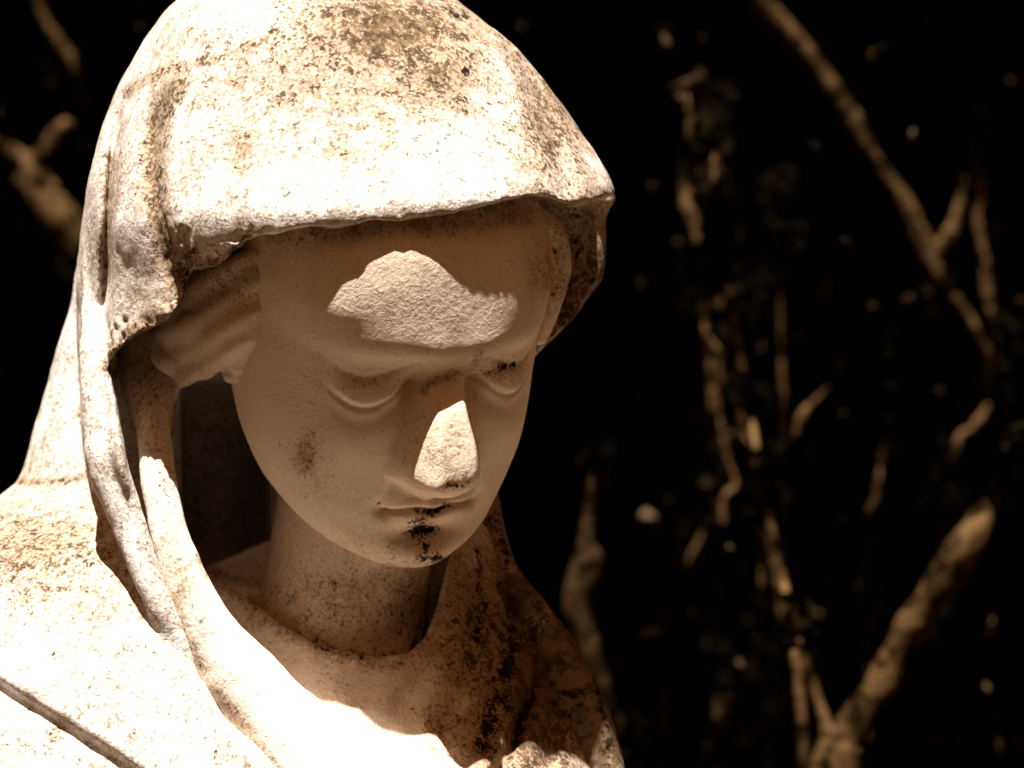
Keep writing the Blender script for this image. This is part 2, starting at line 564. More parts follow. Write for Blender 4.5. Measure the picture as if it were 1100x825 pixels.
stone_part('head', f_head, HC + (-270, -330, -400), HC + (280, 260, 260), 2.4, ((30, 1.2),), growth_shade(-.1,
    [('blob', 440, 320, 90, 45, .35), ('blob', 470, 480, 40, 50, .45), ('blob', 328, 495, 16, 26, .8), ('blob', 340, 520, 30, 30, .35), ('blob', 535, 398, 24, 14, .8),
     ('blob', 590, 300, 30, 50, .55), ('line', [(300, 250), (400, 240), (560, 225)], 22, .7), ('blob', 400, 410, 40, 14, .4),  # line under the hood lip: dirt plus the lip's shade, painted in
     ('blob', 350, 650, 170, 75, .6), ('blob', 440, 650, 40, 60, .95), ('line', [(455, 422), (462, 410), (500, 400), (515, 382)], 6, .7), ('blob', 440, 360, 80, 30, .25)],  # line along the far brow paints the shade of its contour
    [('blob', 486, 522, 22, 7, .6), ('blob', 499, 510, 8, 11, .52), ('line', [(446, 550), (470, 549), (484, 543)], 8, .62), ('blob', 453, 568, 22, 20, .74),
     ('blob', 462, 600, 26, 11, .66), ('line', [(466, 552), (454, 572), (458, 590), (470, 602)], 10, .6), ('blob', 408, 541, 6, 5, .55), ('line', [(524, 400), (550, 392)], 7, .6), ('blob', 328, 497, 7, 12, .38),
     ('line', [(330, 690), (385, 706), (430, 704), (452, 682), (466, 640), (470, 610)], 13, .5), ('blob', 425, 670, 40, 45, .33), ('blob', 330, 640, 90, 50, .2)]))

# ------------------------------------------------------------------ the statue: veil
XL = [(-60, 345), (-50, 310), (-40, 275), (-20, 226), (0, 190), (36, 160), (60, 146), (98, 125), (140, 109), (182, 97), (230, 90), (269, 86), (300, 83), (321, 82), (383, 84), (437, 87), (478, 89), (523, 100), (560, 126), (600, 152), (650, 182), (712, 212), (770, 235), (825, 285), (1100, 420)]
XLB = [(200, 130), (260, 92), (280, 84), (317, 78), (362, 66), (400, 54), (449, 39), (490, 28), (513, 20), (532, 0), (560, -50), (600, -120), (700, -210), (825, -270), (1100, -330)]
XR = [(-60, 352), (-50, 390), (-40, 425), (-20, 465), (0, 491), (40, 541), (80, 580), (125, 613), (170, 642), (205, 660), (214, 661), (222, 656), (240, 650), (295, 648), (310, 638), (345, 614), (372, 584), (400, 560), (450, 540), (500, 532), (545, 538), (580, 545), (610, 556), (640, 578), (665, 596), (700, 621), (740, 642), (780, 656), (825, 668), (1100, 720)]
YC = [(-60, 60), (100, 55), (200, 48), (300, 70), (400, 85), (500, 85), (600, 85), (825, 60), (1100, 40)]
BB = [(-60, 10), (-50, 70), (-40, 100), (-20, 140), (0, 156), (40, 186), (100, 217), (170, 249), (240, 278), (300, 270), (400, 287), (500, 318), (560, 314), (620, 284), (700, 245), (825, 265), (1100, 280)]
BACKY = [(200, 130), (280, 115), (400, 95), (520, 38), (580, -30), (640, -85), (700, -118), (825, -165), (1100, -230)]
LIP = [(113, 396), (128, 374), (150, 358), (168, 350), (188, 334), (197, 312), (206, 290), (236, 283), (268, 256), (300, 249), (330, 243), (358, 245), (400, 237), (428, 238), (452, 234), (478, 231), (502, 225), (530, 219), (560, 212), (585, 210), (600, 215), (614, 221), (636, 216), (657, 211), (700, 208)]
INNER = [(900, 208), (900, 1150), (330, 1150), (318, 850), (300, 825), (240, 768), (195, 700), (170, 650), (155, 585), (146, 548), (134, 490), (124, 430)]
SD_A = poly_sd(np.r_[smooth(LIP, 5), np.array(INNER)])
MV = np.zeros(GP.shape, np.float32)
# folds of the hood, the rolled fold at its left edge, the mantle over the shoulder
crease(MV, [(152, 60), (132, 110), (122, 160), (117, 220), (114, 300), (110, 350), (114, 404)], 6, 13, .4, .05)
crease(MV, [(190, 90), (170, 130), (166, 200), (175, 260), (190, 300), (196, 330)], 13, 12, .3, .1)
crease(MV, [(262, 150), (255, 200), (258, 262)], 16, 6, .3, .05)
crease(MV, [(540, 60), (575, 110), (598, 160), (612, 215)], 14, 8, .3, .1)
MB = np.zeros(GP.shape, np.float32)
crease(MB, [(-60, 700), (0, 738), (60, 775), (140, 828), (200, 880)], 7, 14, .1, .1)
step(MB, [(-60, 700), (0, 738), (60, 775), (140, 828), (200, 880)], 10, 5, 60, .1, .1)
crease(MB, [(40, 380), (20, 480), (-10, 560)], 22, 5, .3, .3)
def tube(pts):
    pts = np.array(pts, float)
    D, S, T = pl(pts[:, :2], 110)
    n = len(pts) - 1
    return D, T, [(k / n, v) for k, v in enumerate(pts[:, 2])], [(k / n, v) for k, v in enumerate(pts[:, 3])]
def hp(x, pts):                 # profile over 0..1
    return np.interp(x, np.linspace(0, 1, 101), hermite(np.linspace(0, 1, 101), pts))
def f_tube(P, tb, flat=1.0):
    D, T, yy, rr = tb
    t = bil(T, P[:, 0], P[:, 1])
    d = np.minimum(bil(D, P[:, 0], P[:, 1]), 400)
    return np.hypot(d, (P[:, 2] - hp(t, yy)) / flat) - hp(t, rr)
FOLD_T = tube([(103, 250, 40, 8), (101, 330, 2, 13), (102, 400, -42, 16), (106, 450, -57, 18), (116, 510, -68, 19), (137, 560, -78, 18), (155, 610, -92, 17), (176, 660, -104, 15), (196, 702, -104, 11), (216, 742, -92, 6)])
def f_veil(V):
    P = view2pq(V)
    p, q, Y = P[:, 0], P[:, 1], P[:, 2]
    xl, xr, yc, b = interp(q, XL), interp(q, XR), interp(q, YC), interp(q, BB)
    h, c = np.maximum((xr - xl) / 2, 2), (xr + xl) / 2
    y = Y - yc + .05 * (p - c)
    lipz = sstep(120, 230, q) * sstep(330, 260, q)
    y = y + lipz * (6 + 9 * sstep(430, 330, p) * sstep(190, 260, p) - 4 * G(p - 447, 30))
    n = 2 + .35 * sstep(300, 460, q)
    r = ((np.abs(p - c) / h) ** n + (np.abs(y) / b) ** n) ** (1 / n)
    f = (r - 1) * np.minimum(h, b)
    front = sstep(60, -60, y)
    f = f + bil(MV, p, q) * front
    f = np.maximum(f, np.maximum(-52 - q, q - 1000))
    # shoulders and the cloth hanging behind
    xlb, fy = interp(q, XLB), interp(q, BACKY)
    h, c = np.maximum((xr - xlb) / 2, 2), (xr + xlb) / 2
    b = 210 - fy
    fb = (((np.abs(p - c) / h) ** 2.3 + (np.abs(Y - 210) / b) ** 2.3) ** (1 / 2.3) - 1) * np.minimum(h, b)
    fb = fb + bil(MB, p, q) * sstep(220, 150, Y)
    fb = np.maximum(fb, np.maximum(200 - q, q - 1000))
    f = smin(f, fb, 7 + 22 * sstep(570, 690, q))
    hole = sstep(185, 200, p) * sstep(300, 280, p) * sstep(390, 430, q) * sstep(640, 590, q)
    ycut = 200 * hole + 60 + 90 * sstep(230, 330, p) - 50 * sstep(520, 600, p) + (-40) * sstep(560, 640, q)
    car = smax(bil(SD_A, p, q), Y - ycut, 12)
    f = smax(f, -car, 3.5 + 13 * sstep(405, 450, q))
    return smin(f, f_tube(P, FOLD_T), 9)
stone_part('veil', f_veil, (-900, -300, -600), (260, 420, 480), 2.8, chips=paint(('line', LIP[:9], 10, 1.0), ('line', LIP[8:], 6, .3), ('line', [(190, 240), (200, 300)], 16, .6), ('blob', 140, 360, 26, 20, .8)), mat=VEILSTONE, attrs=growth_shade(.42,
    [('blob', 420, 30, 110, 55, 1.0), ('blob', 470, 80, 60, 45, .8), ('blob', 330, 60, 60, 60, .45), ('blob', 590, 130, 40, 90, .75), ('line', [(540, 40), (580, 100), (610, 160), (630, 200)], 16, .6),
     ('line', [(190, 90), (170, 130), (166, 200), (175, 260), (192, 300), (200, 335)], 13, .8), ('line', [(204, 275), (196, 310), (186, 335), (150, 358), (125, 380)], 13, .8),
     ('line', [(140, 100), (170, 80), (240, 60), (300, 35)], 8, .55), ('line', [(118, 170), (112, 300)], 8, .5), ('line', [(260, 150), (250, 200), (255, 250)], 16, .4),
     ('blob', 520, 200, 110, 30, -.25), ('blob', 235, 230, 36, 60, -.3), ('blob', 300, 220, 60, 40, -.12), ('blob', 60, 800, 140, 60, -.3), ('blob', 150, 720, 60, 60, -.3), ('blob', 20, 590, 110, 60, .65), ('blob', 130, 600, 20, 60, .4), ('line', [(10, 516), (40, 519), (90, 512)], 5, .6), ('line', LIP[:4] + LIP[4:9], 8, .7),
     ('blob', 620, 320, 60, 100, .9), ('blob', 540, 570, 30, 60, .8), ('blob', 620, 750, 80, 110, 1.8), ('blob', 560, 640, 40, 40, 1.3), ('line', [(96, 530), (110, 580), (128, 625)], 9, .25), ('line', [(99, 300), (102, 380), (106, 450), (118, 530), (145, 610)], 16, -.35), ('blob', 330, 90, 220, 80, .28)],  # dark gap left of the rolled fold is painted in
    [('blob', 490, 18, 18, 6, .7), ('blob', 500, 75, 7, 6, .75), ('line', [(199, 290), (196, 318), (184, 336)], 6, .45), ('line', [(165, 352), (135, 372), (118, 392)], 6, .45),
     ('blob', 430, 25, 50, 25, .28), ('blob', 480, 80, 40, 26, .26), ('line', [(614, 224), (618, 262), (606, 300)], 10, .5), ('line', [(600, 310), (640, 300)], 7, .6),
     ('blob', 610, 360, 25, 10, .5), ('blob', 545, 600, 20, 30, .6), ('blob', 610, 740, 50, 70, .42), ('line', [(645, 745), (650, 775), (655, 830)], 10, .55)]))

# inner edge of the veil: the thick roll from under the hood to the breast
ROLL = [(196, 300, 80, 40), (172, 360, 50, 40), (162, 410, 20, 34), (165, 465, -22, 19), (173, 530, -52, 19), (189, 600, -74, 23), (222, 680, -84, 34), (280, 760, -92, 48), (350, 850, -112, 64), (410, 950, -130, 70)]
ROLL_T = tube(ROLL)

# hair combed back over the ear, and a lock at the far temple
STRANDS = [tube(a) for a in (
    [(385, 246, -146, 10), (330, 262, -136, 20), (285, 284, -122, 25), (238, 304, -78, 28), (196, 330, 10, 30)],
    [(345, 284, -130, 6), (300, 306, -125, 16), (262, 330, -106, 21), (224, 350, -58, 24), (180, 380, 30, 28)],
    [(308, 320, -118, 5), (272, 348, -112, 14), (242, 370, -82, 21), (214, 388, -20, 22), (186, 392, 20, 24)],
    [(276, 356, -108, 7), (259, 382, -84, 13), (253, 402, -62, 10)],
    [(560, 226, -50, 10), (590, 246, -16, 15), (600, 282, 8, 14), (592, 325, 28, 12), (580, 362, 44, 9)])]
def f_hair(strands):
    def f(V):
        P = view2pq(V)
        r = f_tube(P, strands[0], 1.2)
        for t in strands[1:]:
            r = smin(r, f_tube(P, t, 1.2), 20)
        return r + (.6 + 2.0 * vnoise(V, 34)) * np.sin(.21 * (P[:, 1] + .45 * P[:, 0]) + 1.5 * np.sin(P[:, 0] * .055) + 4 * vnoise(V + 9, 45)) * sstep(345, 300, P[:, 0])
    return f
HAIR_DIRT = growth_shade(.05, [('blob', 250, 300, 60, 40, .4), ('blob', 600, 290, 25, 60, .7)], [('blob', 247, 294, 14, 8, .3)])
stone_part('hair', f_hair(STRANDS[:4]), (-420, -200, -40), (-130, 130, 210), 2.8, ((14, 1.2),), HAIR_DIRT)
stone_part('hair_lock', f_hair(STRANDS[4:]), (-30, -110, -10), (100, 130, 230), 2.8, ((14, 1.2),), HAIR_DIRT)
# ------------------------------------------------------------------ the statue: robe
RXL = [(500, 345), (560, 322), (590, 264), (612, 214), (640, 172), (700, 165), (760, 190), (825, 230), (1000, 300)]
RXR = [(500, 420), (530, 480), (560, 520), (600, 546), (640, 572), (700, 615), (760, 642), (825, 660), (1000, 700)]
RFY = [(500, 90), (560, 45), (620, 12), (680, -22), (720, -46), (760, -72), (825, -118), (900, -165), (1000, -200)]
NECKLINE = [(180, 480), (200, 560), (212, 595), (236, 622), (262, 642), (300, 668), (335, 690), (370, 701), (405, 707), (438, 703), (458, 684), (470, 655), (480, 610), (500, 540), (500, 480)]
SD_N = poly_sd(NECKLINE)
MR = np.zeros(GP.shape, np.float32)
crease(MR, [(472, 640), (470, 690), (440, 745), (400, 790)], 12, 4)
crease(MR, [(505, 600), (515, 650), (505, 720), (470, 800)], 13, 7)
crease(MR, [(540, 610), (548, 660), (530, 740), (500, 800)], 14, 9)
crease(MR, [(592, 665), (578, 730), (550, 800), (520, 850)], 7, 16)
crease(MR, [(600, 690), (592, 760), (590, 830)], 10, 8)
crease(MR, [(300, 780), (380, 800), (460, 780)], 14, 5)
crease(MR, [(380, 770), (430, 800), (520, 830)], 14, 6)
def f_robe(V):
    P = view2pq(V)
    p, q, Y = P[:, 0], P[:, 1], P[:, 2]
    xl, xr, fy = interp(q, RXL), interp(q, RXR), interp(q, RFY)
    h, c = (xr - xl) / 2, (xr + xl) / 2
    b = 150 - fy
    Yt = Y - .22 * np.maximum(p - 360, 0)
    r = ((np.abs(p - c) / h) ** 2.3 + (np.abs(Yt - 150) / b) ** 2.3) ** (1 / 2.3)
    f = (r - 1) * np.minimum(h, b)
    f = np.maximum(f, np.maximum(500 - q, q - 995)) + bil(MR, p, q)
    f = smax(f, -smax(bil(SD_N, p, q), Y - 120, 10), 6)
    return smin(f, f_tube(P, ROLL_T), 10)
stone_part('robe', f_robe, (-800, -330, -600), (230, 320, 130), 3.0, mat=ROBESTONE, attrs=growth_shade(.08,
    [('line', [(165, 445), (175, 530), (190, 600), (215, 660)], 16, .35), ('line', [(185, 640), (215, 715), (270, 790), (300, 830)], 9, .5), ('blob', 160, 405, 30, 40, .8),  # shade strip left of the roll painted in; also darker under the hood
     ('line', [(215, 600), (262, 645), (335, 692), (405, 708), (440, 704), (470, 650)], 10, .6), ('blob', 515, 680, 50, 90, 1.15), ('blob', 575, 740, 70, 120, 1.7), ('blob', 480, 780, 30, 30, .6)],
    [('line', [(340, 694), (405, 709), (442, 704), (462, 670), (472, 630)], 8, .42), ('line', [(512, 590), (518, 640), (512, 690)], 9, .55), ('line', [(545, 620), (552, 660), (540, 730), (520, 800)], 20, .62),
     ('line', [(592, 668), (578, 730), (552, 800)], 8, .7), ('blob', 620, 760, 30, 60, .4), ('blob', 485, 712, 9, 6, .6), ('blob', 470, 735, 6, 6, .5)]))

# ------------------------------------------------------------------ what the bust stands on
def pillar(parent, name, prof, cx, cy):
    V, F = [], []
    for hw, z in prof:          # square section with chamfered corners
        c = hw * .12
        for x, y in ((-hw + c, -hw), (hw - c, -hw), (hw, -hw + c), (hw, hw - c), (hw - c, hw), (-hw + c, hw), (-hw, hw - c), (-hw, -hw + c)):
            V.append((cx + x, cy + y, z))
    for k in range(len(prof) - 1):
        for j in range(8):
            F.append((k * 8 + j, k * 8 + (j + 1) % 8, (k + 1) * 8 + (j + 1) % 8, (k + 1) * 8 + j))
    t = (len(prof) - 1) * 8
    for b_, fl in ((0, 1), (t, 0)):
        for q_ in ((0, 1, 2, 3), (0, 3, 4, 7), (4, 5, 6, 7)):
            F.append(tuple(b_ + i for i in (q_[::-1] if fl else q_)))
    return mesh_obj(name, V, F, STONE, parent, smooth_shade=False)
PX, PY = float(statue.location.x), float(statue.location.y)
plinth = bpy.data.objects.new('plinth', None)
SC.collection.objects.link(plinth)
plinth.location = (PX, PY, 0)
bpy.context.view_layer.update()
tag(plinth, 'square pale stone pillar standing under the veiled bust', 'plinth')
pillar(plinth, 'base', [(.30, 0), (.30, .16), (.27, .19), (.25, .23)], PX, PY)
pillar(plinth, 'shaft', [(.225, .232), (.20, 1.24)], PX, PY)
pillar(plinth, 'cap', [(.205, 1.242), (.24, 1.28), (.25, 1.31), (.25, 1.40)], PX, PY)

# ------------------------------------------------------------------ the garden behind
rnd = random.Random(3)
def bark_material(name, c0, c1):
    n = Nodes(name)
    a = n.noise(42, 6, .65, .9)
    b = n.noise(260, 4, .6, off=(3, 3, 3))
    col = n.mix(n.ramp(a, .40, .60), c0, c1)
    col = n.mix(n.ramp(b, .5, .75), col, tuple(x * .35 for x in c0))
    n.bump(n.math('ADD', a, b), .6, .004)
    return n.done(col, 1.0, 0.0)
BARK = bark_material('bark', (.008, .0044, .0016), (.098, .053, .020))
SHADEBARK = bark_material('shaded_bark', (.006, .0033, .0012), (.05, .028, .011))  # darker bark copy, weaker sunlight put into its colour
LITBARK = bark_material('sunlit_stem_bark', (.012, .0066, .0025), (.14, .076, .029))  # paler bark copy, standing in for sun the upright stems barely catch
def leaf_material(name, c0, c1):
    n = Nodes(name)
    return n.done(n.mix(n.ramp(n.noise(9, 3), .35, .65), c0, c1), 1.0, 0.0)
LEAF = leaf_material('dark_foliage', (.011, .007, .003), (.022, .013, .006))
DEAD = leaf_material('dry_leaf', (.04, .024, .011), (.11, .068, .033))
GROUND = leaf_material('leaf_litter', (.03, .018, .009), (.06, .038, .02))

gx = np.array([[-150, -150], [150, -150], [150, 150], [-150, 150]], float)
tag(mesh_obj('ground', np.c_[gx, np.zeros(4)], [[0, 1, 2, 3]], GROUND), kind='structure')

sd = np.array(sun_dir)
LIT = [[(815, 0), (845, 25)], [(838, 28), (870, 60), (893, 95), (915, 118)], [(918, 125), (940, 172)], [(960, 190), (978, 222)], [(980, 235), (1010, 285)],
       [(1015, 255), (1037, 222)], [(1050, 205), (1053, 232)], [(1060, 280), (1064, 325)], [(1042, 332), (1052, 365)], [(740, 130), (770, 190)],
       [(730, 175), (742, 225), (745, 245)], [(765, 280), (782, 335)], [(753, 350), (762, 375), (780, 398)], [(763, 402), (770, 423)], [(773, 445), (788, 512), (777, 552)],
       [(788, 365), (795, 390)], [(797, 448), (800, 470)], [(808, 465), (822, 500)], [(838, 345), (843, 460)], [(857, 455), (885, 420)], [(945, 500), (942, 525)], [(940, 540), (933, 575)],
       [(1028, 483), (1057, 443)], [(740, 605), (755, 580)], [(820, 555), (830, 590), (845, 625), (855, 665)], [(802, 610), (820, 620), (838, 665)], [(855, 700), (885, 785)], [(860, 725), (865, 830)],
       [(880, 880), (890, 825), (905, 800), (945, 735), (985, 670), (1040, 565)], [(620, 575), (632, 615)], [(615, 622), (625, 668)], [(625, 678), (650, 760)],
       [(0, 155), (20, 170)], [(25, 180), (40, 190)], [(35, 175), (72, 135)], [(45, 200), (58, 205)], [(45, 220), (85, 265)], [(38, 22), (55, 42)]]
def is_lit(p, q):
    for seg in LIT:
        for a, b in zip(seg, seg[1:]):
            e = (b[0] - a[0], b[1] - a[1])
            t = min(1, max(0, ((p - a[0]) * e[0] + (q - a[1]) * e[1]) / (e[0] ** 2 + e[1] ** 2)))
            if math.hypot(p - a[0] - t * e[0], q - a[1] - t * e[1]) < 7:
                return True
    return False
SHADY = []                      # lengths of branch darkened with added near-black leaves
BEAMS = []                      # gaps cut in the canopy to let sun onto chosen spots: (point, radius)
def limb(pts, mat, name, parent, knob=.16, lit=.8, rows=10, closed_tip=True):
    """a knobbly tapering branch through (p, q, metres, radius in metres)"""
    pts = np.array(pts, float)
    c = smooth(pts, 7)
    X = np.array([at(a[0], a[1], a[2]) for a in c])
    R = c[:, 3].copy()
    T = np.gradient(X, axis=0)
    T /= np.linalg.norm(T, axis=1, keepdims=True)
    ref = np.array([.3, 1, .2])
    A = np.cross(T, ref)
    A /= np.linalg.norm(A, axis=1, keepdims=True)
    Bv = np.cross(T, A)
    th = np.arange(rows) / rows * 2 * math.pi
    V = X[:, None] + (np.cos(th)[None, :, None] * A[:, None] + np.sin(th)[None, :, None] * Bv[:, None]) * R[:, None, None]
    k = 1 + knob * 2 * (vnoise(V.reshape(-1, 3) + 5, float(R.mean()) * 2.2) - .5).reshape(len(X), rows, 1) + knob * (vnoise(X + 3, float(R.mean()) * 5) - .5)[:, None, None] * 2
    V = X[:, None] + (V - X[:, None]) * k
    V = np.concatenate([V.reshape(-1, 3), X[:1], X[-1:] + T[-1:] * R[-1] * .6])
    F = []
    for i in range(len(X) - 1):
        for j in range(rows):
            j2 = (j + 1) % rows
            F.append((i * rows + j, i * rows + j2, (i + 1) * rows + j2, (i + 1) * rows + j))
    n = len(X) * rows
    for j in range(0, rows, 2):
        F.append((n, (j + 2) % rows, (j + 1) % rows, j))
        e = (len(X) - 1) * rows
        F.append((n + 1, e + j, e + (j + 1) % rows, e + (j + 2) % rows))
    for i in range(len(X)):
        if is_lit(c[i, 0], c[i, 1]):
            if rnd.random() < .66:
                BEAMS.append((X[i], R[i] * 1.05 + .003))
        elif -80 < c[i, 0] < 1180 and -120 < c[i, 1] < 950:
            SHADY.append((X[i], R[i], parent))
    return mesh_obj(name, V, F, mat, parent)
def root(name, loc, label, cat, group=None):
    o = bpy.data.objects.new(name, None)
    SC.collection.objects.link(o)
    o.location = loc
    bpy.context.view_layer.update()
    return tag(o, label, cat, group)
def leaves(n, pos, size, flat=.35):
    """n small kinked leaves around given points (vertices, faces)"""
    N = len(pos)
    d = RNG.normal(size=(N, 3)) * [1, 1, flat]
    d /= np.linalg.norm(d, axis=1, keepdims=True)
    u = RNG.normal(size=(N, 3))
    u[:, 2] *= .5
    w = np.cross(d, u)
    w /= np.linalg.norm(w, axis=1, keepdims=True)
    nn = np.cross(w, d)
    L = size * (.6 + .8 * RNG.random((N, 1)))
    V = np.stack([pos - d * L * .5, pos + w * L * .28 + nn * L * .06, pos + d * L * .55, pos - w * L * .28 + nn * L * .06], 1)
    return V.reshape(-1, 3), np.arange(N * 4).reshape(-1, 4)
def mm(px, m):                  # radius of something px pixels wide at m metres
    return px * m / DIST / 1.0

# right-hand tree: forked trunk, heavy limb rising to the right
m = 3.0
right_tree = root('forked_tree', (at(880, 1000, m).x, at(880, 1000, m).y, 0), 'knobbly forked tree trunk with a thick limb leaning right behind the statue', 'tree')
base = at(880, 1000, m)
limb([(868, 2250, m + .05, .050), (872, 1500, m, .040), (884, 1000, m, .030), (892, 860, m, .0235), (905, 800, m, .020)], BARK, 'trunk', right_tree, .22)
limb([(900, 815, m, .017), (925, 765, m, .0165), (950, 728, m, .0160), (985, 668, m, .0165), (1018, 615, m, .0170), (1050, 562, m, .0125), (1090, 490, m + .1, .010), (1150, 380, m + .2, .009), (1200, 250, m + .2, .008), (1180, -150, m + .3, .006)], BARK, 'limb', right_tree, .30, .9)
limb([(893, 800, m, .008), (884, 770, m, .0048), (872, 735, m, .0046), (860, 700, m, .0038), (848, 655, m + .05, .0036), (838, 608, m + .1, .0034), (826, 556, m + .1, .003), (815, 500, m + .15, .003), (806, 440, m + .2, .0026), (796, 385, m + .2, .0026), (784, 320, m + .2, .0022), (770, 250, m + .25, .002), (765, 100, m + .3, .002)], LITBARK, 'limb', right_tree, .2, .75)
limb([(872, 1100, m - .05, .006), (866, 900, m - .05, .0052), (863, 800, m - .05, .0048), (858, 735, m - .05, .0042), (853, 700, m - .05, .003)], LITBARK, 'limb', right_tree, .15, .9)

# leaning tree whose branch crosses the upper right
m = 3.7
leaning_tree = root('leaning_tree', (at(1400, 1200, m).x, at(1400, 1200, m).y, 0), 'dark tree with one long bare branch slanting down to the right at upper right', 'tree')
limb([(1330, 2000, m + .2, .06), (1310, 1200, m + .2, .05), (1240, 700, m + .1, .035), (1140, 480, m + .05, .018), (1065, 385, m, .006), (1040, 338, m, .006), (1008, 298, m, .0085), (990, 255, m, .010), (968, 210, m, .008), (936, 165, m, .007), (912, 122, m, .0105), (882, 78, m, .0115), (850, 38, m, .010), (815, 0, m, .0095), (740, -90, m, .009), (700, -220, m, .007)], BARK, 'trunk', leaning_tree, .25, .78)
limb([(1004, 272, m, .007), (1020, 255, m, .0075), (1030, 222, m, .004), (1038, 190, m, .003)], LITBARK, 'limb', leaning_tree, .2, .9)
limb([(1100, 420, m, .007), (1072, 360, m, .004), (1062, 330, m, .005), (1058, 282, m, .004), (1050, 235, m, .005), (1052, 205, m, .004), (1040, 120, m, .003), (1030, 20, m, .003)], LITBARK, 'limb', leaning_tree, .25, .55)

# left-hand tree, mostly hidden by the veil
m = 4.0
left_tree = root('left_tree', (at(140, 1200, m).x, at(140, 1200, m).y, 0), 'dark tree behind the left of the veil with a broken twig fork showing', 'tree')
left_tree.name = 'broken_tree'
limb([(190, 1700, m, .05), (180, 900, m, .04), (150, 400, m, .026), (84, 262, m, .019), (64, 235, m, .020), (46, 214, m, .017), (20, 190, m, .009)], BARK, 'trunk', left_tree, .2, .85)
limb([(58, 205, m, .009), (40, 190, m, .012), (30, 176, m, .012), (44, 166, m, .008), (60, 146, m, .009), (74, 132, m, .008)], LITBARK, 'limb', left_tree, .2, .95)
limb([(32, 178, m, .008), (14, 164, m, .009), (-6, 152, m, .007), (-40, 130, m, .005)], LITBARK, 'limb', left_tree, .2, .95)
limb([(150, 300, m, .01), (100, 110, m, .006), (62, 44, m, .007), (48, 22, m, .006), (20, -60, m, .004)], BARK, 'limb', left_tree, .3, .6)

# many-stemmed shrub in the middle distance
m = 3.4
shrub = root('shrub', (at(800, 1200, m).x, at(800, 1200, m).y, 0), 'leggy shrub of thin upright stems with a few dry leaves right of the face', 'shrub')
def stem(pts, lit=.85, mat=LITBARK, knob=.3):
    return limb([(a, b, m + c, mm(r, m + c) * .38) for a, b, c, r in pts], mat, 'stem', shrub, knob, lit, rows=8)
stem([(800, 1900, 0, 22), (800, 900, 0, 14), (790, 700, .05, 9), (776, 550, .05, 10), (790, 522, .05, 9), (781, 490, .05, 9), (771, 440, .05, 10), (764, 400, .05, 6), (775, 385, .05, 9), (762, 365, .05, 12), (755, 342, .05, 7), (745, 250, .05, 5), (738, 100, .05, 4)])
stem([(810, 1900, .1, 20), (815, 900, .1, 10), (818, 640, .1, 4), (812, 500, .1, 6), (800, 470, .1, 9), (797, 448, .1, 9), (795, 400, .1, 4), (790, 300, .1, 3)], .6)
stem([(830, 1900, .2, 20), (846, 900, .2, 10), (846, 600, .2, 4), (843, 455, .2, 8), (840, 400, .2, 7), (838, 330, .2, 5), (836, 200, .2, 3)], .75)
stem([(760, 1900, .3, 22), (770, 900, .3, 14), (775, 300, .3, 8), (769, 190, .3, 18), (754, 150, .3, 17), (741, 126, .3, 9), (744, 104, .3, 6)], .9, LITBARK, .25)
stem([(768, 500, .3, 8), (756, 300, .3, 5), (744, 240, .3, 15), (738, 218, .3, 17), (732, 180, .3, 11), (726, 150, .3, 4)], .9)
stem([(900, 1900, .1, 20), (930, 900, .1, 10), (933, 578, .1, 7), (940, 540, .1, 7), (946, 500, .1, 8), (952, 440, .1, 3), (960, 300, .1, 3)], .6)
stem([(870, 1900, 0, 18), (850, 800, 0, 10), (838, 660, 0, 8), (826, 560, 0, 16), (822, 545, 0, 8), (850, 480, 0, 4), (862, 447, 0, 12), (876, 430, 0, 6), (890, 415, 0, 3)], .6)
stem([(1100, 1900, .3, 24), (1040, 900, .3, 8), (1010, 600, .3, 4), (1028, 480, .3, 13), (1044, 460, .3, 12), (1056, 445, .3, 10), (1075, 410, .3, 3)], .6)
stem([(720, 1900, .2, 18), (715, 700, .2, 4), (738, 608, .2, 6), (752, 580, .2, 8), (760, 555, .2, 3)], .5)
m = 3.1
shrub2 = root('shrub', (at(650, 1200, m).x, at(650, 1200, m).y, 0), 'thicker gnarled shrub stem just behind the right shoulder of the statue', 'shrub')
limb([(690, 1900, m, .02), (680, 900, m, .014), (655, 770, m, .009), (640, 715, m, .011), (624, 678, m, .011), (622, 640, m, .0125), (632, 600, m, .0115), (630, 575, m, .006), (640, 480, m, .003)], SHADEBARK, 'stem', shrub2, .3, .7)
m = 3.4
# dry leaves and buds that catch the light
SPOTS = [(742, 94, 26), (764, 120, 22), (733, 106, 20), (752, 84, 20), (980, 146, 10), (1086, 88, 9), (945, 52, 12), (938, 60, 8), (716, 46, 9), (714, 30, 8), (755, 42, 9), (838, 294, 11), (862, 261, 9), (864, 245, 6), (688, 306, 9), (695, 396, 9), (937, 329, 11), (970, 326, 12),
         (816, 376, 10), (860, 366, 7), (905, 445, 8), (785, 470, 8), (698, 556, 15), (717, 537, 10), (697, 628, 12), (665, 712, 13), (698, 680, 10), (784, 590, 16), (795, 715, 20), (838, 710, 20), (925, 632, 12), (1005, 794, 10),
         (842, 774, 9), (1064, 673, 9), (1075, 805, 16), (1098, 795, 10), (1078, 524, 14), (1060, 90, 6), (876, 158, 8), (910, 262, 12), (1098, 324, 10), (1066, 385, 10), (728, 260, 10), (1080, 560, 10), (770, 760, 10), (880, 660, 8),
         (700, 200, 6), (1000, 60, 6), (1010, 420, 7), (905, 560, 6), (985, 540, 7), (1060, 740, 8), (745, 660, 8), (690, 470, 6), (560, 28, 9), (90, 105, 12), (20, 240, 10), (2, 120, 10), (150, 30, 6)]
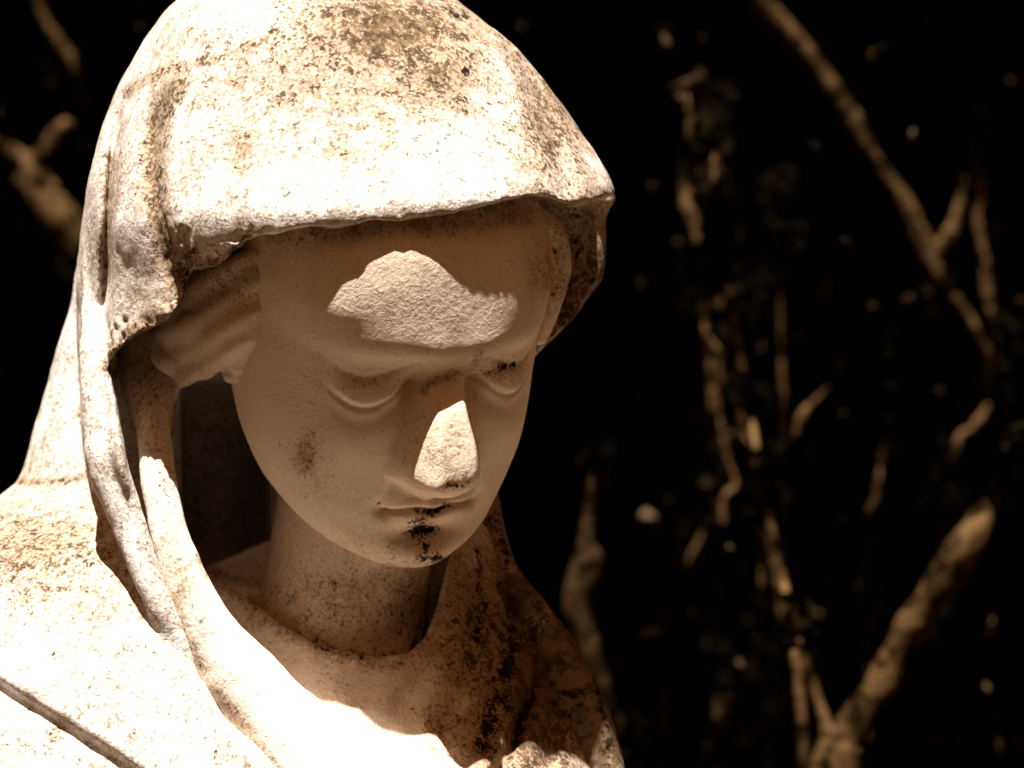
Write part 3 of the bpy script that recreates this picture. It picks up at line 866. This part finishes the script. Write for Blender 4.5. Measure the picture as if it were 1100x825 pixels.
for k, (p, q, r) in enumerate(SPOTS):
    mk = 3.1 + .9 * rnd.random()
    c = np.array(at(p, q, mk))
    L = mm(r, mk) * (1.0 + .5 * rnd.random())
    V, F = leaves(1, c[None], L * 1.7, .8)
    mid_ = V.mean(0) + np.array([0, 0, L * .25])
    V = np.concatenate([V, mid_[None], mid_[None] - [0, 0, L * .12]])
    F = [(0, 1, 4, 4), (1, 2, 4, 4), (2, 3, 4, 4), (3, 0, 4, 4), (1, 0, 5, 5), (2, 1, 5, 5), (3, 2, 5, 5), (0, 3, 5, 5)]
    mesh_obj('dry_leaf', V, [f[:3] for f in F], DEAD, shrub)
    if rnd.random() < .8:
        BEAMS.append((c, L * .9))

# near-black leaves added over branch lengths that should look shaded
SHADELEAF = leaf_material('shade_leaf', (.003, .002, .001), (.008, .005, .0022))
for par in (right_tree, leaning_tree, left_tree, shrub, shrub2):
    mine = [(x_, r_) for x_, r_, o_ in SHADY if o_ is par]
    pos, per = [], 20
    for x_, r_ in mine:
        d = RNG.normal(size=(per, 3))
        d /= np.linalg.norm(d, axis=1, keepdims=True)
        d[:, 1] -= .35
        pos.append(x_ + d * (r_ * 1.05 + .003 + .007 * RNG.random((per, 1))) + RNG.normal(size=(per, 3)) * [.004, .004, .012])
    pos = np.concatenate(pos)
    keep = np.ones(len(pos), bool)
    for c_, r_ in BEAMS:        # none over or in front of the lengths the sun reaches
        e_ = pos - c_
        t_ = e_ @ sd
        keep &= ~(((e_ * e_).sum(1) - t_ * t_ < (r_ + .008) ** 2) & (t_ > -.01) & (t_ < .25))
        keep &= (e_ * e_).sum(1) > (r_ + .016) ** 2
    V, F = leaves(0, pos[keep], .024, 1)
    tag(mesh_obj('foliage', V, F, SHADELEAF, par), kind='stuff')

# unseen crowns added overhead to shade the garden, gaps cut for chosen sunbeams
def shade_crown(o, x0, x1, y0, y1, n):
    pos = np.c_[RNG.uniform(x0, x1, n), RNG.uniform(y0, y1, n), 2.25 + 1.1 * RNG.random(n)]
    pos[:, 2] -= .22 * sstep(3.1, 2.65, pos[:, 1])
    pos[:, 2] += .22 * (vnoise(pos, .35) - .5) * 2
    keep = np.ones(n, bool)
    for c, r in BEAMS:
        e = pos - c
        t = e @ sd
        d2 = (e * e).sum(1) - t * t
        keep &= ~((d2 < (r + .024) ** 2) & (t > 0))
    V, F = leaves(n, pos[keep], .085, .5)
    mesh_obj('shade_crown', V, F, LEAF, o)
shade_crown(left_tree, -2.6, -.45, 2.62, 5.6, 26000)
shade_crown(right_tree, -.45, .55, 2.62, 5.6, 15000)
shade_crown(leaning_tree, .55, 2.8, 2.62, 5.6, 26000)

# tall dark hedge closing the garden
hx, hz = np.meshgrid(np.linspace(-8, 8, 180), np.linspace(0, 3.4, 50), indexing='ij')
fr = np.stack([hx, 5.0 + .35 * (vnoise(np.stack([hx, hx * 0, hz], -1), .5) - .5) + .12 * (hz - 1.5) ** 2 * .3, hz], -1)
bk = fr.copy()
bk[..., 1] = 6.0 + (fr[..., 1] - 5.0)
V = np.concatenate([fr.reshape(-1, 3), bk.reshape(-1, 3)])
ni, nj = hx.shape
idx = np.arange(ni * nj).reshape(ni, nj)
F = []
for i in range(ni - 1):
    for j in range(nj - 1):
        a, b, c, d = idx[i, j], idx[i + 1, j], idx[i + 1, j + 1], idx[i, j + 1]
        F.append((a, b, c, d))
        F.append((d + ni * nj, c + ni * nj, b + ni * nj, a + ni * nj))
rim = [idx[i, 0] for i in range(ni)] + [idx[-1, j] for j in range(1, nj)] + [idx[i, -1] for i in range(ni - 2, -1, -1)] + [idx[0, j] for j in range(nj - 2, 0, -1)]
for a, b in zip(rim, rim[1:] + rim[:1]):
    F.append((b, a, a + ni * nj, b + ni * nj))
hedge = root('hedge', (0, 5.5, 0), 'tall dense dark hedge in deep shade behind the trees and shrubs', 'hedge')
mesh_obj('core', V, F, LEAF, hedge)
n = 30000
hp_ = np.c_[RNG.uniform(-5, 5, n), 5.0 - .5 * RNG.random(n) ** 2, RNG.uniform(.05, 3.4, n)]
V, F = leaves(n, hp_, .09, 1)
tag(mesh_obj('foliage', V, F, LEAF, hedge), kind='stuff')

# unseen ring of dark trees added behind the camera to block low sky
ang = np.linspace(math.radians(165), math.radians(375), 150)
hh = np.linspace(0, 1, 26)
A2, H2 = np.meshgrid(ang, hh, indexing='ij')
top = 9.0 + 1.6 * vnoise(np.stack([np.cos(ang) * 9, np.sin(ang) * 9, ang * 0], -1), 1.7)
R2 = 9.5 + 1.5 * (H2 - .45) ** 2
X2 = np.stack([np.cos(A2) * R2, 1.0 + np.sin(A2) * R2, H2 * top[:, None]], -1)
X2 += (vnoise(X2, 1.3)[..., None] - .5) * 1.3 * np.stack([np.cos(A2), np.sin(A2), A2 * 0], -1)
X3 = X2 + 2.2 * np.stack([np.cos(A2), np.sin(A2), A2 * 0], -1)
X2[:, 0, 2] = X3[:, 0, 2] = 0
ni, nj = A2.shape
idx = np.arange(ni * nj).reshape(ni, nj)
a, b, c, d = idx[:-1, :-1].ravel(), idx[1:, :-1].ravel(), idx[1:, 1:].ravel(), idx[:-1, 1:].ravel()
o_ = ni * nj
F = [np.stack([b, a, d, c], 1), np.stack([a, b, c, d], 1) + o_]
e, f_ = idx[:-1, -1], idx[1:, -1]
F.append(np.stack([f_, e, e + o_, f_ + o_], 1))
for r_ in (0, -1):
    g_, h_ = idx[r_, :-1], idx[r_, 1:]
    F.append(np.stack([g_, h_, h_ + o_, g_ + o_], 1))
SKYBLOCKM = leaf_material('sky_block_foliage', (.02, .013, .006), (.04, .026, .012))
Vw = np.concatenate([X2.reshape(-1, 3), X3.reshape(-1, 3)])
Fw = np.concatenate(F)
n = 16000
k_ = RNG.integers(0, ni * nj, n)
Vl, Fl = leaves(n, X2.reshape(-1, 3)[k_] + RNG.normal(size=(n, 3)) * .18, .3, 1)
tag(mesh_obj('sky_block_wood', np.concatenate([Vw, Vl]), np.concatenate([Fw, Fl + len(Vw)]), SKYBLOCKM), kind='stuff')
